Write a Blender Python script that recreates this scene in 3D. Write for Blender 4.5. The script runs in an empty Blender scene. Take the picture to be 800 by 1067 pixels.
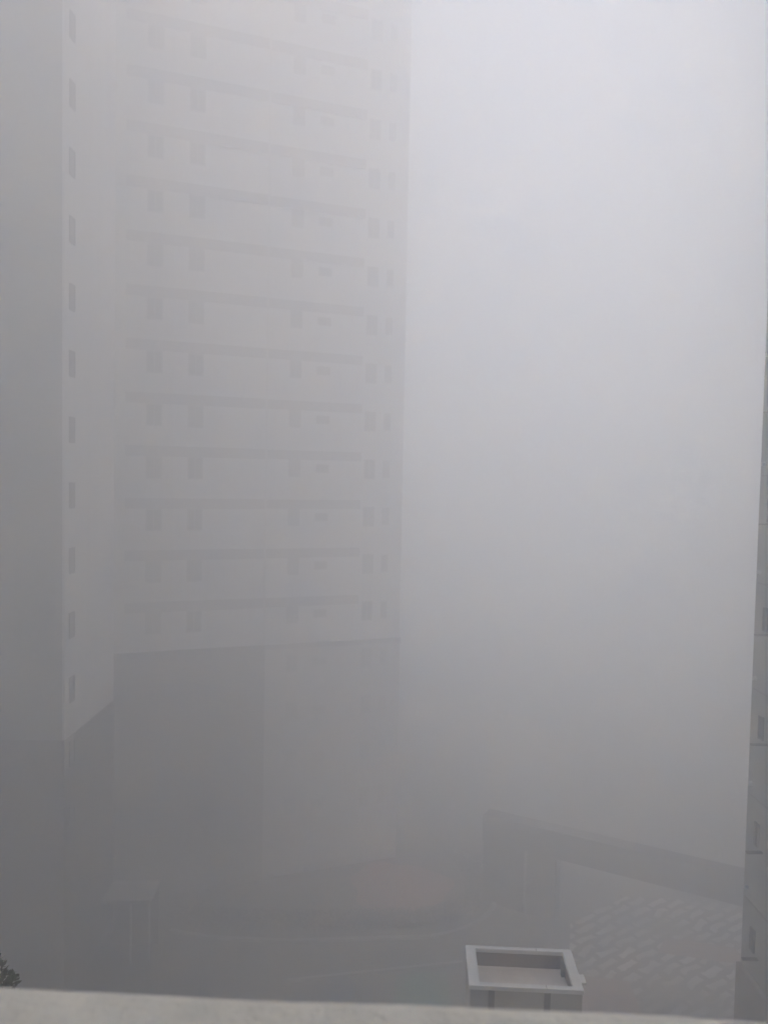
import bpy, bmesh, math, random
from mathutils import Vector, Matrix
random.seed(7)
rad = math.radians
S = bpy.context.scene
C = S.collection

# ---------------------------------------------------------------- materials
def mat(name, col, rough=0.85, var=0.12, scale=3.0, detail=6.0, bump=0.0, bscale=40.0, stain=0.0, stain_col=None, spec=0.3):
    m = bpy.data.materials.new(name)
    m.use_nodes = True
    nt = m.node_tree
    N, L = nt.nodes, nt.links
    b = N['Principled BSDF']
    b.inputs['Roughness'].default_value = rough
    b.inputs['Specular IOR Level'].default_value = spec
    tc = N.new('ShaderNodeTexCoord')
    n = N.new('ShaderNodeTexNoise')
    n.inputs['Scale'].default_value = scale
    n.inputs['Detail'].default_value = detail
    n.inputs['Roughness'].default_value = 0.65
    L.new(tc.outputs['Object'], n.inputs['Vector'])
    r = N.new('ShaderNodeMapRange')
    r.inputs['From Min'].default_value = 0.3
    r.inputs['From Max'].default_value = 0.7
    r.inputs['To Min'].default_value = 1 - var
    r.inputs['To Max'].default_value = 1 + var
    L.new(n.outputs['Fac'], r.inputs['Value'])
    mx = N.new('ShaderNodeVectorMath')
    mx.operation = 'SCALE'
    mx.inputs[0].default_value = col
    L.new(r.outputs['Result'], mx.inputs['Scale'])
    out = mx.outputs['Vector']
    if stain > 0:
        mp = N.new('ShaderNodeMapping')
        mp.inputs['Scale'].default_value = (1.6, 1.6, 0.10)
        L.new(tc.outputs['Object'], mp.inputs['Vector'])
        n2 = N.new('ShaderNodeTexNoise')
        n2.inputs['Scale'].default_value = 1.0
        n2.inputs['Detail'].default_value = 8
        L.new(mp.outputs['Vector'], n2.inputs['Vector'])
        r2 = N.new('ShaderNodeMapRange')
        r2.inputs['From Min'].default_value = 0.48
        r2.inputs['From Max'].default_value = 0.75
        r2.inputs['To Max'].default_value = stain
        L.new(n2.outputs['Fac'], r2.inputs['Value'])
        mm = N.new('ShaderNodeMix')
        mm.data_type = 'RGBA'
        sc = stain_col or (col[0] * .4, col[1] * .4, col[2] * .4)
        mm.inputs[7].default_value = (*sc, 1)
        L.new(out, mm.inputs[6])
        L.new(r2.outputs['Result'], mm.inputs[0])
        out = mm.outputs[2]
    L.new(out, b.inputs['Base Color'])
    if bump > 0:
        nb = N.new('ShaderNodeTexNoise')
        nb.inputs['Scale'].default_value = bscale
        nb.inputs['Detail'].default_value = 5
        L.new(tc.outputs['Object'], nb.inputs['Vector'])
        bp = N.new('ShaderNodeBump')
        bp.inputs['Strength'].default_value = bump
        bp.inputs['Distance'].default_value = 0.01
        L.new(nb.outputs['Fac'], bp.inputs['Height'])
        L.new(bp.outputs['Normal'], b.inputs['Normal'])
    return m

M = {}
M['tower_wall'] = mat('pale_painted_render', (0.71, 0.71, 0.72), var=.05, scale=.4, stain=.22)
M['recess_wall'] = mat('greyer_painted_render', (0.62, 0.61, 0.60), var=.05, scale=.4, stain=.22)
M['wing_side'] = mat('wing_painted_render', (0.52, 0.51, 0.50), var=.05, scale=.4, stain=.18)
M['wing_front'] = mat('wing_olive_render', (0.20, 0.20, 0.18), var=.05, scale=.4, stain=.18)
M['band'] = mat('grey_band_paint', (0.37, 0.365, 0.37), var=.1, scale=2)
M['base_dark'] = mat('dark_base_paint', (0.16, 0.155, 0.16), var=.12, scale=.7, stain=.3)
M['base_mid'] = mat('mid_base_paint', (0.50, 0.495, 0.50), var=.1, scale=.7, stain=.2)
M['base_brown'] = mat('brown_base_stone', (0.05, 0.042, 0.039), var=.15, scale=.9, stain=.3)
M['glass'] = mat('dark_window_glass', (0.20, 0.21, 0.22), rough=.12, var=.2, scale=.8, spec=.5)
M['frame'] = mat('grey_window_frame', (0.36, 0.36, 0.37), rough=.5, var=.05)
M['glass_dark'] = mat('dark_slit_glass', (0.04, 0.04, 0.042), rough=.6, var=.2, scale=.8, spec=0.0)
M['glass_pale'] = mat('hazed_curtained_glass', (0.36, 0.36, 0.36), rough=.3, var=.15, scale=.8)  # fading by fog is put into the pane colour, besides varied curtains
M['glass_mid'] = mat('hazed_half_curtained_glass', (0.28, 0.285, 0.29), rough=.3, var=.15, scale=.8)  # milder tone of the same: pane contrast lowered like haze, plus curtains
M['red_bed'] = mat('red_gravel', (0.40, 0.215, 0.17), var=.25, scale=1.2, detail=8)
M['canopy'] = mat('pale_canopy_sheet', (0.32, 0.315, 0.305), var=.15, scale=1.5, stain=.3)
M['near_wall'] = mat('near_wall_render', (0.33, 0.33, 0.31), var=.10, scale=1.2, stain=.35, bump=.3, bscale=30)
M['near_base'] = mat('near_base_stone', (0.19, 0.175, 0.168), var=.15, scale=1.5, stain=.3, bump=.3)
M['near_dark'] = mat('near_dark_metal', (0.04, 0.038, 0.038), rough=.9, var=.15, spec=0.0)
M['white'] = mat('white_weathered_paint', (0.66, 0.66, 0.635), rough=.6, var=.07, scale=6, stain=.25, bump=.15)
M['shaft_wall'] = mat('grey_shaft_cladding', (0.40, 0.39, 0.36), rough=.7, var=.1, scale=2, stain=.3)
M['shaft_post'] = mat('dark_brown_post', (0.075, 0.065, 0.06), rough=.6, var=.1)
M['shaft_in'] = mat('inner_brown_wall', (0.17, 0.14, 0.13), var=.12, scale=3, stain=.3)
M['shaft_floor'] = mat('pink_screed', (0.58, 0.53, 0.49), var=.14, scale=3)
M['ledge'] = mat('pale_ledge_concrete', (0.665, 0.64, 0.56), rough=.9, var=.16, scale=9, detail=9, bump=.5, bscale=90)
M['concrete'] = mat('building_concrete', (0.32, 0.31, 0.30), var=.1, scale=1)
M['roof_dark'] = mat('dark_roof_sheet', (0.04, 0.04, 0.042), rough=.9, var=.15, scale=1.2)
M['roof_wall'] = mat('dark_cladding', (0.035, 0.035, 0.038), rough=.9, var=.12, scale=1)
M['pipe'] = mat('pale_pipe', (0.45, 0.45, 0.44), rough=.6, var=.05)
M['bark'] = mat('bark', (0.085, 0.065, 0.05), var=.3, scale=8, bump=.5)
M['needle'] = mat('conifer_green', (0.058, 0.066, 0.022), rough=.8, var=.45, scale=5)
M['needle_pale'] = mat('conifer_green_pale', (0.088, 0.098, 0.034), rough=.8, var=.4, scale=5)  # paler green, given to leaves at random
M['hedge'] = mat('hedge_green', (0.016, 0.018, 0.012), rough=.85, var=.5, scale=5)
M['asphalt'] = mat('asphalt', (0.115, 0.108, 0.098), rough=.9, var=.30, scale=.35, detail=10)
M['drive'] = mat('dark_asphalt', (0.045, 0.038, 0.033), rough=.9, var=.25, scale=.6, detail=8)
M['bed'] = mat('grey_soil', (0.14, 0.12, 0.105), var=.28, scale=.9, detail=8)
M['lawn'] = mat('green_court', (0.06, 0.17, 0.12), var=.3, scale=1.2)
M['kerb'] = mat('kerb_stone', (0.42, 0.41, 0.395), var=.2, scale=2)
M['brick'] = mat('red_paver', (0.27, 0.155, 0.125), var=.35, scale=1.4, detail=8)

def paving_material():
    m = bpy.data.materials.new('plaza_pavers')
    m.use_nodes = True
    nt = m.node_tree
    N, L = nt.nodes, nt.links
    b = N['Principled BSDF']
    b.inputs['Roughness'].default_value = .85
    tc = N.new('ShaderNodeTexCoord')
    nd = N.new('ShaderNodeTexNoise')
    nd.inputs['Scale'].default_value = .8
    nd.inputs['Detail'].default_value = 3
    L.new(tc.outputs['Object'], nd.inputs['Vector'])
    sc = N.new('ShaderNodeVectorMath')
    sc.operation = 'SCALE'
    sc.inputs['Scale'].default_value = .8
    L.new(nd.outputs['Color'], sc.inputs[0])
    ad = N.new('ShaderNodeVectorMath')
    ad.operation = 'ADD'
    L.new(tc.outputs['Object'], ad.inputs[0])
    L.new(sc.outputs['Vector'], ad.inputs[1])
    mp = N.new('ShaderNodeMapping')
    mp.inputs['Rotation'].default_value = (0, 0, rad(-36))
    L.new(ad.outputs['Vector'], mp.inputs['Vector'])
    bk = N.new('ShaderNodeTexBrick')
    bk.inputs['Scale'].default_value = 1.0
    bk.inputs['Brick Width'].default_value = 1.55
    bk.inputs['Row Height'].default_value = .66
    bk.inputs['Mortar Size'].default_value = .18
    bk.inputs['Mortar Smooth'].default_value = .25
    bk.inputs['Color1'].default_value = (.86, .83, .79, 1)
    bk.inputs['Color2'].default_value = (.50, .48, .46, 1)
    bk.inputs['Mortar'].default_value = (.035, .033, .031, 1)
    L.new(mp.outputs['Vector'], bk.inputs['Vector'])
    n = N.new('ShaderNodeTexNoise')
    n.inputs['Scale'].default_value = .33
    n.inputs['Detail'].default_value = 5
    L.new(tc.outputs['Object'], n.inputs['Vector'])
    r = N.new('ShaderNodeMapRange')
    r.inputs['From Min'].default_value = .33
    r.inputs['From Max'].default_value = .55
    L.new(n.outputs['Fac'], r.inputs['Value'])
    mx = N.new('ShaderNodeMix')
    mx.data_type = 'RGBA'
    mx.inputs[6].default_value = (.14, .13, .12, 1)
    L.new(r.outputs['Result'], mx.inputs[0])
    L.new(bk.outputs['Color'], mx.inputs[7])
    L.new(mx.outputs[2], b.inputs['Base Color'])
    return m
M['paving'] = paving_material()

# ---------------------------------------------------------------- helpers
def box(bm, x0, x1, y0, y1, z0, z1):
    v = [bm.verts.new((x, y, z)) for x in (x0, x1) for y in (y0, y1) for z in (z0, z1)]
    for f in ((0, 1, 3, 2), (4, 6, 7, 5), (0, 4, 5, 1), (2, 3, 7, 6), (0, 2, 6, 4), (1, 5, 7, 3)):
        bm.faces.new([v[i] for i in f])

def obj(name, bm, m, parent=None, bevel=0.0):
    bmesh.ops.recalc_face_normals(bm, faces=bm.faces)
    if bevel > 0:
        bmesh.ops.bevel(bm, geom=list(bm.edges), offset=bevel, segments=2, affect='EDGES', profile=.5)
    me = bpy.data.meshes.new(name)
    bm.to_mesh(me)
    bm.free()
    for x in (m if isinstance(m, (list, tuple)) else [m]):
        me.materials.append(x)
    o = bpy.data.objects.new(name, me)
    C.objects.link(o)
    if parent:
        o.parent = parent
    return o

def boxobj(name, dims, m, parent=None, bevel=0.0):
    bm = bmesh.new()
    for d in ([dims] if not isinstance(dims[0], (list, tuple)) else dims):
        box(bm, *d)
    return obj(name, bm, m, parent, bevel)

def thing(name, label, cat, loc=(0, 0, 0), rotz=0.0, group=None):
    o = bpy.data.objects.new(name, None)
    C.objects.link(o)
    o.location = loc
    o.rotation_euler = (0, 0, rotz)
    o['label'] = label
    o['category'] = cat
    if group:
        o['group'] = group
    return o

def sheet(name, pts, z, m, kind='structure', parent=None, thick=0.0):
    bm = bmesh.new()
    vs = [bm.verts.new((x, y, z)) for x, y in pts]
    f = bm.faces.new(vs)
    if f.normal.z < 0:
        f.normal_flip()
    if thick:
        r = bmesh.ops.extrude_face_region(bm, geom=[f])
        for e in r['geom']:
            if isinstance(e, bmesh.types.BMVert):
                e.co.z -= thick
    o = obj(name, bm, m, parent)
    if not thick:
        if o.data.polygons[0].normal.z < 0:
            o.data.flip_normals()
    if kind:
        o['kind'] = kind
    return o

def cyl(bm, p0, p1, r0, r1, n=10):
    p0, p1 = Vector(p0), Vector(p1)
    d = (p1 - p0).normalized()
    a = d.orthogonal().normalized()
    b = d.cross(a)
    ring = []
    for p, r in ((p0, r0), (p1, r1)):
        ring.append([bm.verts.new(p + (a * math.cos(t) + b * math.sin(t)) * r) for t in [2 * math.pi * i / n for i in range(n)]])
    for i in range(n):
        j = (i + 1) % n
        bm.faces.new([ring[0][i], ring[0][j], ring[1][j], ring[1][i]])
    bm.faces.new(ring[0][::-1])
    bm.faces.new(ring[1])

# ---------------------------------------------------------------- ground
G = 260
sheet('ground', [(-G, -G), (G, -G), (G, G), (-G, G)], 0, M['asphalt'])
sheet('driveway', [(-14.3, 41.3), (-12.0, 41.3), (-10.15, 33.0), (-9.6, 25), (-34, 25), (-34, 33.5), (-14.3, 33.5)], .004, M['drive'])
sheet('paving', [(9.6, 37.2), (10.6, 41.0), (14.5, 43.6), (26, 43), (26, 33.0), (13.5, 33.0), (10.5, 34.8)], .004, M['paving'])
sheet('brick_path', [(14.4, 38.3), (15.3, 39.6), (18.6, 38.8), (18.4, 37.4)], .012, M['brick'])
sheet('brick_path', [(8.4, 33.0), (9.6, 36.4), (12.2, 36.0), (12.0, 33.0)], .008, M['brick'])
sheet('green_court', [(1.0, 36.2), (3.4, 36.5), (3.6, 32), (.8, 32)], .004, M['lawn'])
# low kerb line crossing the yard
boxobj('kerb', [(-4.2, -.0, 0, .16, -.05, .12), (0, 4.4, 0, .16, -.05, .12)], M['kerb'])
k = bpy.data.objects['kerb']
k.location = (0.0, 36.2, 0)
k.rotation_euler = (0, 0, rad(11))
k['kind'] = 'structure'

# raised planting bed with one rounded end in front of the long tower
def bed_outline(off):
    pts = []
    cx, cy, r = 1.7, 44.4, 4.1 - off
    ry = (4.05 - off)
    for i in range(21):
        t = rad(-90 + 9.0 * i)
        pts.append((cx + r * math.cos(t), cy + ry * math.sin(t)))
    return pts
b0 = bed_outline(0)
front = [(-5.0, 39.8), (-9.0, 39.9)]
bed = [(-11.2, 42.2), (-11.2, 40.6)] + front[::-1] + b0[:17]
# close along the tower foot
bed += [(.6, 47.35), (-2.5, 46.2), (-7.0, 44.5)]
sheet('planting_bed', bed, .10, M['bed'], thick=.12)

def leaf_mass(bm, c, rx, ry, rz, n, size, mi=None):
    for _ in range(n):
        while True:
            p = Vector((random.uniform(-1, 1), random.uniform(-1, 1), random.uniform(-1, 1)))
            if .25 < p.length < 1:
                break
        q = Vector((c[0] + p.x * rx, c[1] + p.y * ry, c[2] + p.z * rz))
        d = Vector((random.gauss(0, 1), random.gauss(0, 1), random.gauss(0, 1))).normalized()
        a = d.orthogonal().normalized() * size * random.uniform(.6, 1.3)
        b = d.cross(a).normalized() * size * random.uniform(.35, .7)
        f = bm.faces.new([bm.verts.new(q + s) for s in (-a, b, a, -b)])
        if mi is not None:
            f.material_index = random.choice(mi)

bm = bmesh.new()
vv = []
for i in range(48):
    t = 2 * math.pi * i / 48
    r = 1 + .10 * math.sin(3 * t + 1) + .06 * math.sin(7 * t)
    vv.append(bm.verts.new((1.3 + 2.9 * r * math.cos(t), 44.0 + 2.8 * r * math.sin(t), .106)))
bm.faces.new(vv)
obj('red_gravel_patch', bm, M['red_bed'])['kind'] = 'structure'
hd = thing('hedge', 'low dark clipped hedge curving round the rounded end of the reddish planting bed', 'hedge', (0, 0, .1))
bm = bmesh.new()
path = [(-10.6, 40.3), (-9, 39.9), (-5, 39.8)] + [(x, y) for x, y in bed_outline(-.15)[:16]]
for (ax, ay), (bx, by) in zip(path[:-1], path[1:]):
    L_ = math.hypot(bx - ax, by - ay)
    for s in range(max(1, int(L_ / .35))):
        t = (s + random.random()) / max(1, int(L_ / .35))
        leaf_mass(bm, (ax + (bx - ax) * t + random.uniform(-.06, .06), ay + (by - ay) * t, .36), .75, .75, .45, 130, .085)
obj('foliage', bm, M['hedge'], hd)
for (ax, ay), (bx, by) in zip(path[:-1], path[1:]):
    for t in (.25, .75):
        x, y = ax + (bx - ax) * t, ay + (by - ay) * t
        bm = bmesh.new()
        cyl(bm, (x, y, 0), (x, y, .3), .025, .015, 6)
        obj('stem', bm, M['bark'], hd)

# pale kerb line round the bed, outside the hedge
bm = bmesh.new()
kp = [(-10.8, 39.3), (-8.5, 38.75), (-4.5, 38.6)] + bed_outline(-1.25)[:17]
ko = []
for i, (x, y) in enumerate(kp):
    a = Vector(kp[max(0, i - 1)])
    b = Vector(kp[min(len(kp) - 1, i + 1)])
    d = (b - a).normalized()
    n = Vector((d.y, -d.x)) * .11
    ko.append([bm.verts.new((x + n.x * sgn, y + n.y * sgn, z)) for sgn, z in ((-1, -.05), (-1, .13), (1, .13), (1, -.05))])
for p, q in zip(ko[:-1], ko[1:]):
    for i in range(4):
        j = (i + 1) % 4
        bm.faces.new([p[i], q[i], q[j], p[j]])
bm.faces.new(ko[0])
bm.faces.new(ko[-1][::-1])
obj('kerb', bm, M['kerb'])['kind'] = 'structure'

# ---------------------------------------------------------------- windows
def window(parent, u0, u1, z0, z1, axis='front', fw=.07, sill=False, mull=True, off=0.0, vertical=False, fm='frame', gm='glass'):
    """frame mesh + pane sub-part. axis 'front': wall face at local y=0 facing -y; 'right': face at x=0 facing +x; 'left': facing -x"""
    def place(a0, a1, d0, d1, c0, c1):
        # a along wall, d outwards, c up
        if axis == 'front':
            return (a0, a1, -d1 - off, -d0 - off, c0, c1)
        if axis == 'right':
            return (d0 + off, d1 + off, a0, a1, c0, c1)
        return (-d1 - off, -d0 - off, a0, a1, c0, c1)
    bm = bmesh.new()
    e = .05
    box(bm, *place(u0, u0 + fw, -.03, e, z0, z1))
    box(bm, *place(u1 - fw, u1, -.03, e, z0, z1))
    box(bm, *place(u0 + fw, u1 - fw, -.03, e, z1 - fw, z1))
    box(bm, *place(u0 + fw, u1 - fw, -.03, e, z0, z0 + fw))
    if mull:
        if vertical:
            zc = (z0 + z1) / 2
            box(bm, *place(u0 + fw, u1 - fw, .013, e - .01, zc - .025, zc + .025))
        else:
            c = (u0 + u1) / 2
            box(bm, *place(c - .025, c + .025, .013, e - .01, z0 + fw, z1 - fw))
    w = obj('window', bm, M[fm], parent)
    boxobj('pane', place(u0 + fw, u1 - fw, -.02, .012, z0 + fw, z1 - fw), M[gm], w)
    if sill:
        boxobj('sill', place(u0 - .06, u1 + .06, 0, .12, z0 - .07, z0 - .003), M['band'], w)
    return w

# ---------------------------------------------------------------- long tower (main face turned 20 degrees)
TOP = 72.0
ang = math.atan2(3.6, 9.83)
tw = thing('apartment_tower', 'tall pale apartment tower with dark floor bands and paired windows, fading into fog', 'apartment building', (-14.86, 41.9, 0), ang)
boxobj('wall', [(-3.2, 17.0, 0, 12, 13.9, TOP), (8.5, 17.0, .10, 12, 0, 13.9)], M['tower_wall'], tw)
boxobj('wall', (.0, 3.24, -.06, -.001, 14.12, TOP - .3), M['recess_wall'], tw)['label'] = 'greyer painted strip at the left end of the facade'
boxobj('base', (-3.2, 8.5, -.16, 12, 0, 14.05), M['base_dark'], tw)['label'] = 'dark painted lower storeys'
boxobj('base', (8.503, 17.02, -.05, .098, 0, 13.75), M['base_mid'], tw)['label'] = 'lighter grey lower storeys with windows'
boxobj('ledge', (8.503, 17.06, -.14, -.001, 13.76, 14.05), M['band'], tw)
boxobj('parapet', (-3.25, 17.05, -.1, .3, TOP - .28, TOP + .6), M['band'], tw)
boxobj('downpipe', (8.42, 8.50, -.17, -.07, 14.06, TOP - .3), M['recess_wall'], tw)
for kf in range(-3, 10):
    zb = 25.25 + 2.9 * kf
    bm = bmesh.new()
    box(bm, .7, 8.40, -.12, -.062, zb - .30, zb + .28)
    box(bm, 8.53, 14.25, -.12, -.001, zb - .28, zb + .26)
    obj('floor_band', bm, M['band'], tw)
    zw = 24.33 + 2.9 * kf
    window(tw, 1.78, 2.66, zw - .62, zw + .62, off=.06, gm=random.choice(['glass', 'glass', 'glass_mid']))
    window(tw, 4.02, 4.88, zw - .62, zw + .62, off=.0, gm=random.choice(['glass', 'glass', 'glass_mid']))
for kf in range(-7, 10):
    zw = 24.50 + 2.9 * kf
    o = .05 if kf < -3 else 0
    window(tw, 9.80, 10.50, zw - .55, zw + .5, off=o, fm='band', gm=random.choice(['glass_mid', 'glass_pale', 'glass_pale']))
    window(tw, 11.44, 12.25, zw - .28, zw + .22, mull=False, off=o, fm='band', gm=random.choice(['glass_mid', 'glass_pale', 'glass_pale']))
    window(tw, 14.46, 15.18, zw - .60, zw + .60, off=o, fm='band', gm=random.choice(['glass', 'glass_mid', 'glass_mid']))
    window(tw, 15.69, 16.13, zw - .50, zw + .55, mull=False, off=o, fm='band', gm=random.choice(['glass_mid', 'glass_pale', 'glass_pale']))

# ---------------------------------------------------------------- end tower at the left
wg = thing('apartment_tower', 'apartment block at the left edge with a single column of slit windows and brown base', 'apartment building', (-14.1, 33.7, 0))
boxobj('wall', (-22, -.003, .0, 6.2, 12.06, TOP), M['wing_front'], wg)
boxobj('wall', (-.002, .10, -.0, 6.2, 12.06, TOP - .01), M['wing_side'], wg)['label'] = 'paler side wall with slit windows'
boxobj('base', (-22, .12, -.05, 6.23, 0, 12.05), M['base_brown'], wg)
boxobj('parapet', (-22.05, .15, -.06, .2, TOP + .003, TOP + .6), M['band'], wg)
for i in range(13):
    zc = 40.5 + 2.92 * 1 - 2.925 * i
    window(wg, .46, 1.04, zc - .58, zc + .58, axis='right', off=.12 if zc < 12.6 else .10, vertical=True, fm='glass_dark', gm='glass_dark')

# ---------------------------------------------------------------- near building on the right
rb = thing('apartment_building', 'near grey apartment wall at the right edge with small windows and projecting slabs', 'apartment building', (10.235, 21.0, 0))
boxobj('wall', (0, 12, -12, 0, 10.62, TOP), M['near_wall'], rb)
boxobj('base', (-.12, 12.1, -12.1, .03, 0, 10.61), M['near_base'], rb)
for i in range(-4, 11):
    z = 15.8 + 2.92 * i
    if z < 11 or z > 54:
        continue
    bm = bmesh.new()
    cyl(bm, (.02, -.22, z), (-.09, -.22, z), .07, .055, 12)
    obj('vent_cap', bm, M['white'], rb)
    window(rb, -.76, -.52, z - 1.55, z - .92, axis='left', fw=.025, mull=False, fm='near_dark', gm='glass_dark')
    boxobj('joint_band', (-.018, -.001, -11.9, -.12, z - .33, z - .29), M['near_base'], rb)
    boxobj('ledge', (-.42, .02, -.98, -.86, z - 1.61, z - 1.575), M['near_dark'], rb)

# ---------------------------------------------------------------- ventilation shaft with white open cap
ZT = 15.6
vs = thing('ventilation_shaft', 'tall narrow shaft topped by an open white box rim with a pinkish floor inside', 'ventilation shaft', (2.53, 12.93, 0), rad(-2.6))
W2, D2 = .945, .555
lw, rw, fw_, nw = .18, .165, .085, .105
rimz0, rimz1 = ZT - .075, ZT
bm = bmesh.new()
# ring rim (outer loop / inner loop), extruded
outer = [(-W2, -D2), (W2, -D2), (W2, D2), (-W2, D2)]
inner = [(-W2 + lw, -D2 + nw), (W2 - rw, -D2 + nw), (W2 - rw, D2 - fw_), (-W2 + lw, D2 - fw_)]
lo = {}
for z in (rimz0, rimz1):
    lo[z] = ([bm.verts.new((x, y, z)) for x, y in outer], [bm.verts.new((x, y, z)) for x, y in inner])
for i in range(4):
    j = (i + 1) % 4
    o0, i0 = lo[rimz0]
    o1, i1 = lo[rimz1]
    bm.faces.new([o1[i], o1[j], i1[j], i1[i]])
    bm.faces.new([o0[j], o0[i], i0[i], i0[j]])
    bm.faces.new([o0[i], o0[j], o1[j], o1[i]])
    bm.faces.new([i0[j], i0[i], i1[i], i1[j]])
obj('rim', bm, M['white'], vs, bevel=.008)
# inner tray: four walls below the rim and a floor
xi0, xi1, yi0, yi1 = -W2 + lw - .02, W2 - rw + .02, -D2 + nw - .02, D2 - fw_ + .02
fz = ZT - .33
bm = bmesh.new()
t = .04
box(bm, xi0 - t, xi1 + t, yi1, yi1 + t, fz, rimz0 - .002)
box(bm, xi0 - t, xi1 + t, yi0 - t, yi0, fz, rimz0 - .002)
box(bm, xi0 - t, xi0, yi0, yi1, fz, rimz0 - .002)
box(bm, xi1, xi1 + t, yi0, yi1, fz, rimz0 - .002)
obj('inner_wall', bm, M['shaft_in'], vs)
boxobj('floor', (xi0 - t, xi1 + t, yi0 - t, yi1 + t, fz - .06, fz - .002), M['shaft_floor'], vs)
boxobj('pipe', (xi1 - .07, xi1 - .003, yi1 - .22, yi1 - .14, fz, rimz0 - .01), M['near_dark'], vs)
boxobj('wall', (-W2 + .02, W2 - .02, -D2 + .03, D2 - .03, 0, fz - .065), M['shaft_wall'], vs)
boxobj('skirt', [(-W2 + .02, W2 - .02, -D2 + .03, -D2 + .06, fz - .064, rimz0 - .002), (-W2 + .02, W2 - .02, D2 - .06, D2 - .03, fz - .064, rimz0 - .002),
                 (-W2 + .02, -W2 + .05, -D2 + .062, D2 - .062, fz - .064, rimz0 - .002), (W2 - .05, W2 - .02, -D2 + .062, D2 - .062, fz - .064, rimz0 - .002)], M['shaft_wall'], vs)
for x in (-.62, .30):
    boxobj('post', (x, x + .10, -D2 + .002, -D2 + .027, 0, rimz0 - .002), M['shaft_post'], vs)
for x in (-W2 + .012, W2 - .032):
    boxobj('corner_trim', (x, x + .02, -D2 + .012, -D2 + .027, 0, fz - .06), M['shaft_in'], vs)
for x, y0, y1 in ((.33, -D2 + .004, -D2 + nw - .004), (.31, D2 - fw_ + .004, D2 - .004)):
    boxobj('seam', (x, x + .012, y0, y1, ZT - .01, ZT + .0015), M['shaft_in'], vs)
br = boxobj('bracket', (W2 + .0, W2 + .10, -D2 + .28, -D2 + .50, ZT - .09, ZT - .05), M['white'], vs, bevel=.006)
boxobj('bracket_arm', (W2 + .012, W2 + .05, -D2 + .33, -D2 + .45, ZT - .36, ZT - .095), M['shaft_post'], br)

# ---------------------------------------------------------------- dark roofed walkway
wa = math.atan2(37.27 - 43.61, 18.16 - 6.42)
wk = thing('covered_walkway', 'dark long roofed walkway or ramp shelter with a solid end wall beside the paved plaza', 'shelter', (6.42, 43.61, 0), wa)
boxobj('roof', (0, 19, -.9, 0, 4.70, 5.03), M['roof_dark'], wk, bevel=.02)
boxobj('fascia', [(-.04, 19.04, -.98, -.903, 3.55, 5.04)], M['roof_wall'], wk)
boxobj('wall', [(.0, 2.42, -.88, -.02, 0, 4.695), (2.56, 4.2, -.88, -.02, 0, 4.695)], M['roof_wall'], wk)
boxobj('downpipe', (2.43, 2.55, -.94, -.84, .0, 3.5), M['pipe'], wk)
boxobj('post', (18.3, 18.7, -.6, -.2, 0, 4.695), M['roof_wall'], wk)

# ---------------------------------------------------------------- small porch next to the left tower
pc = thing('entrance_canopy', 'small pale flat entrance canopy on two thin posts beside the brown tower base', 'canopy', (-12.1, 37.3, 0), rad(2))
boxobj('roof', (-1.25, 1.1, -.85, 1.0, 3.1, 3.26), M['canopy'], pc, bevel=.015)
for x in (.10, 1.0):
    bm = bmesh.new()
    cyl(bm, (x, -.72, 0), (x, -.72, 3.098), .06, .06, 12)
    obj('post', bm, M['pipe'], pc)
boxobj('back_wall', (-1.2, 1.05, .86, .98, 0, 3.098), M['base_dark'], pc)

# ---------------------------------------------------------------- conifer below the ledge, left
ct = thing('tree', 'dark olive leafy tree top showing behind the ledge in the lower left corner', 'tree', (-5.21, 7.0, -.05))
HT = 16.6
bm = bmesh.new()
prev, pr = Vector((0, 0, 0)), .24
for i in range(1, 13):
    q = Vector((.10 * math.sin(i * 1.3), .10 * math.cos(i * 1.7), HT * i / 12))
    r = .24 - .15 * i / 12
    cyl(bm, prev, q, pr, r, 12)
    prev, pr = q, r
obj('trunk', bm, M['bark'], ct)
top = Vector((0, 0, 17.0))
bm = bmesh.new()
for (x, z, rr) in ((1.72, 2.22, .15), (1.85, 2.02, .13), (1.62, 1.98, .2), (1.93, 1.86, .09), (1.5, 2.3, .22), (1.75, 1.7, .25)):
    leaf_mass(bm, (x, random.uniform(-.1, .1), top.z + z), rr, rr, rr * .85, 420, .028, (0, 0, 1))
CR, CZ = 2.05, 2.75
for q in range(330):
    while True:
        p = Vector((random.uniform(-1, 1), random.uniform(-1, 1), random.uniform(-1, 1)))
        if .35 < p.length < .97:
            break
    c = Vector((p.x * CR, p.y * CR, top.z + p.z * CZ))
    rr = random.uniform(.14, .30)
    leaf_mass(bm, c, rr, rr, rr * .8, 90, .045, (0, 0, 1))
    if q % 3 == 0:
        lb = bmesh.new()
        st = Vector((0, 0, random.uniform(13.6, 16.4)))
        cyl(lb, st, c, .045, .008, 6)
        if q % 12 == 0:
            obj('branch', lb, M['bark'], ct)
        else:
            lb.free()
obj('crown', bm, [M['needle'], M['needle_pale']], ct)

# ---------------------------------------------------------------- own balcony: the ledge in front of the lens
ld = thing('balcony_ledge', 'pale weathered concrete ledge running across the bottom edge of the view', 'ledge', (0, .793, 22.35), rad(-2.3))
bm = bmesh.new()
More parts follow.
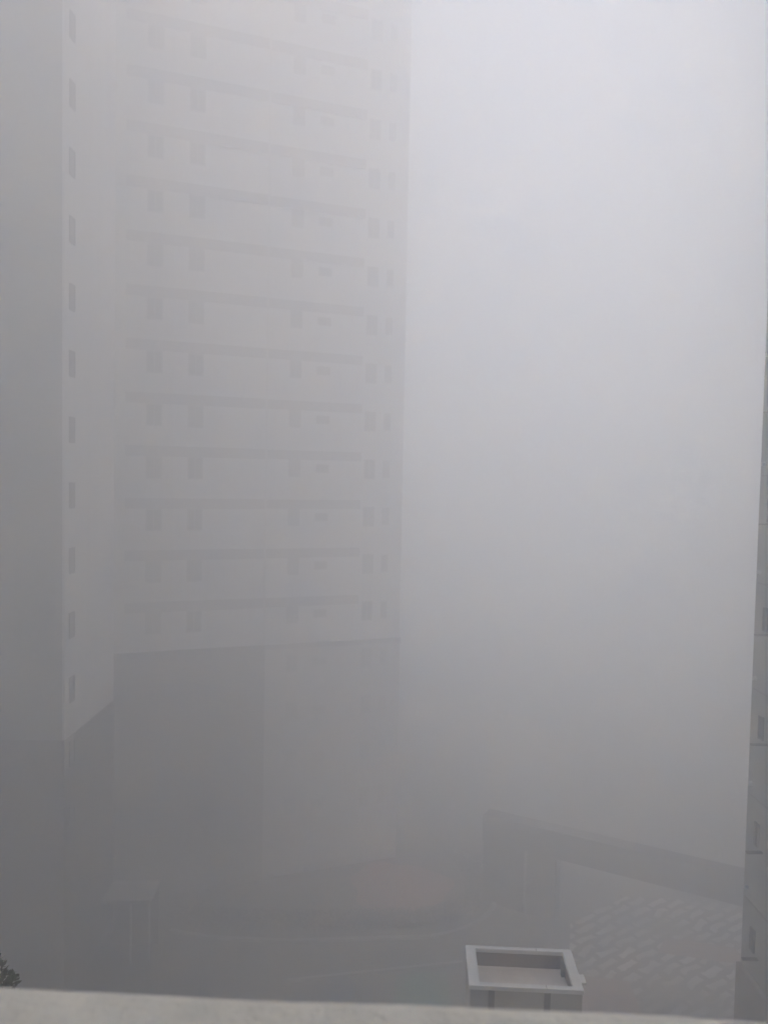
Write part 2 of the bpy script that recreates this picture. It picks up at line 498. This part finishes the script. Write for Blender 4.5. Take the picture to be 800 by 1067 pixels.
# coping with a rounded outer edge and gentle unevenness
prof = [(-.30, 1.06), (-.30, 1.10)]
nseg = 200
X0, X1 = -4.0, 4.0
prof = [(-.32, 1.03), (-.32, 1.093), (-.313, 1.10), (-.24, 1.1005), (-.16, 1.1), (-.08, 1.0995), (-.02, 1.099), (-.006, 1.095), (0, 1.085), (0, 1.03)]
rows = []
for i in range(nseg + 1):
    x = X0 + (X1 - X0) * i / nseg
    w = .0012 * math.sin(x * 9.1) + .0009 * math.sin(x * 23.7 + 1)
    rows.append([bm.verts.new((x, y + w, z + (.0012 * math.sin(x * 7 + y * 11) if z > 1.05 else 0))) for y, z in prof])
for i in range(nseg):
    for j in range(len(prof)):
        k2 = (j + 1) % len(prof)
        bm.faces.new([rows[i][j], rows[i + 1][j], rows[i + 1][k2], rows[i][k2]])
bm.faces.new(rows[0])
bm.faces.new(rows[-1][::-1])
o = obj('coping', bm, M['ledge'], ld)
for p in o.data.polygons:
    p.use_smooth = True
boxobj('wall', (-4, 4, -.29, -.03, 0, 1.028), M['concrete'], ld)
boxobj('floor_slab', (-4, 4, -2.3, -.03, -.2, -.003), M['concrete'], ld)
boxobj('facade', [(-34, 12, -14, -2.303, -22.3, 46), ], M['concrete'], ld)  # own building, out of view; widened to the left to shade the fog

# ---------------------------------------------------------------- fog
HAZE_TOP = 120.0
HAZE_DENSITY = 0.048
bm = bmesh.new()
box(bm, -G - 10, G + 10, -G - 10, G + 10, -1.0, HAZE_TOP)
hz = obj('haze', bm, bpy.data.materials.new('fog_air'))
hz['kind'] = 'stuff'
m = hz.data.materials[0]
m.use_nodes = True
N, L = m.node_tree.nodes, m.node_tree.links
N.remove(N['Principled BSDF'])
pv = N.new('ShaderNodeVolumePrincipled')
pv.inputs['Color'].default_value = (.9885, .9907, .9898, 1)
pv.inputs['Density'].default_value = HAZE_DENSITY
pv.inputs['Anisotropy'].default_value = 0.75
L.new(pv.outputs['Volume'], N['Material Output'].inputs['Volume'])

# ---------------------------------------------------------------- light
SUN_EL, SUN_AZ = 25.0, 150.0   # azimuth clockwise from +Y
w = bpy.data.worlds.new('World')
S.world = w
w.use_nodes = True
N, L = w.node_tree.nodes, w.node_tree.links
sky = N.new('ShaderNodeTexSky')
sky.sky_type = 'NISHITA'
sky.sun_disc = False
sky.sun_elevation = rad(SUN_EL)
sky.sun_rotation = rad(SUN_AZ)
sky.air_density = 1.0
sky.dust_density = 6.0
hs = N.new('ShaderNodeHueSaturation')     # overcast: the blue of the clear sky is mostly gone
hs.inputs['Saturation'].default_value = 1.65
L.new(sky.outputs['Color'], hs.inputs['Color'])
L.new(hs.outputs['Color'], N['Background'].inputs['Color'])
N['Background'].inputs['Strength'].default_value = 0.15
sd = bpy.data.lights.new('sun', 'SUN')
sd.energy = 1.2
sd.angle = rad(15)
sd.color = (1, .985, .965)
so = bpy.data.objects.new('sun', sd)
C.objects.link(so)
dv = Vector((math.sin(rad(SUN_AZ)) * math.cos(rad(SUN_EL)), math.cos(rad(SUN_AZ)) * math.cos(rad(SUN_EL)), math.sin(rad(SUN_EL))))
so.rotation_euler = (-dv).to_track_quat('-Z', 'Y').to_euler()
so.location = dv * 100

# ---------------------------------------------------------------- camera
cd = bpy.data.cameras.new('camera')
cd.sensor_fit = 'VERTICAL'
cd.sensor_height = 24
cd.lens = 801 / 1067 * 24
cd.clip_start = .02
cd.clip_end = 3000
cd.dof.use_dof = True
cd.dof.focus_distance = 30
cd.dof.aperture_fstop = 18.0 / 6.0      # a phone lens: a pupil of a few millimetres
co = bpy.data.objects.new('camera', cd)
C.objects.link(co)
R = Matrix.Rotation(rad(90 - 2.55), 4, 'X') @ Matrix.Rotation(rad(1.08), 4, 'Z')
co.matrix_world = Matrix.Translation((0, 0, 24)) @ R
S.camera = co

# ---------------------------------------------------------------- render
S.render.engine = 'CYCLES'
cy = S.cycles
cy.max_bounces = 24
cy.diffuse_bounces = 6
cy.volume_bounces = 24
cy.use_denoising = True
try:
    cy.denoiser = 'OPENIMAGEDENOISE'
    cy.denoising_input_passes = 'RGB_ALBEDO_NORMAL'
except Exception:
    pass
vs_ = S.view_settings
vs_.view_transform = 'Standard'
vs_.look = 'None'
vs_.gamma = 1
vs_.use_curve_mapping = False
vs_.exposure = 2.03
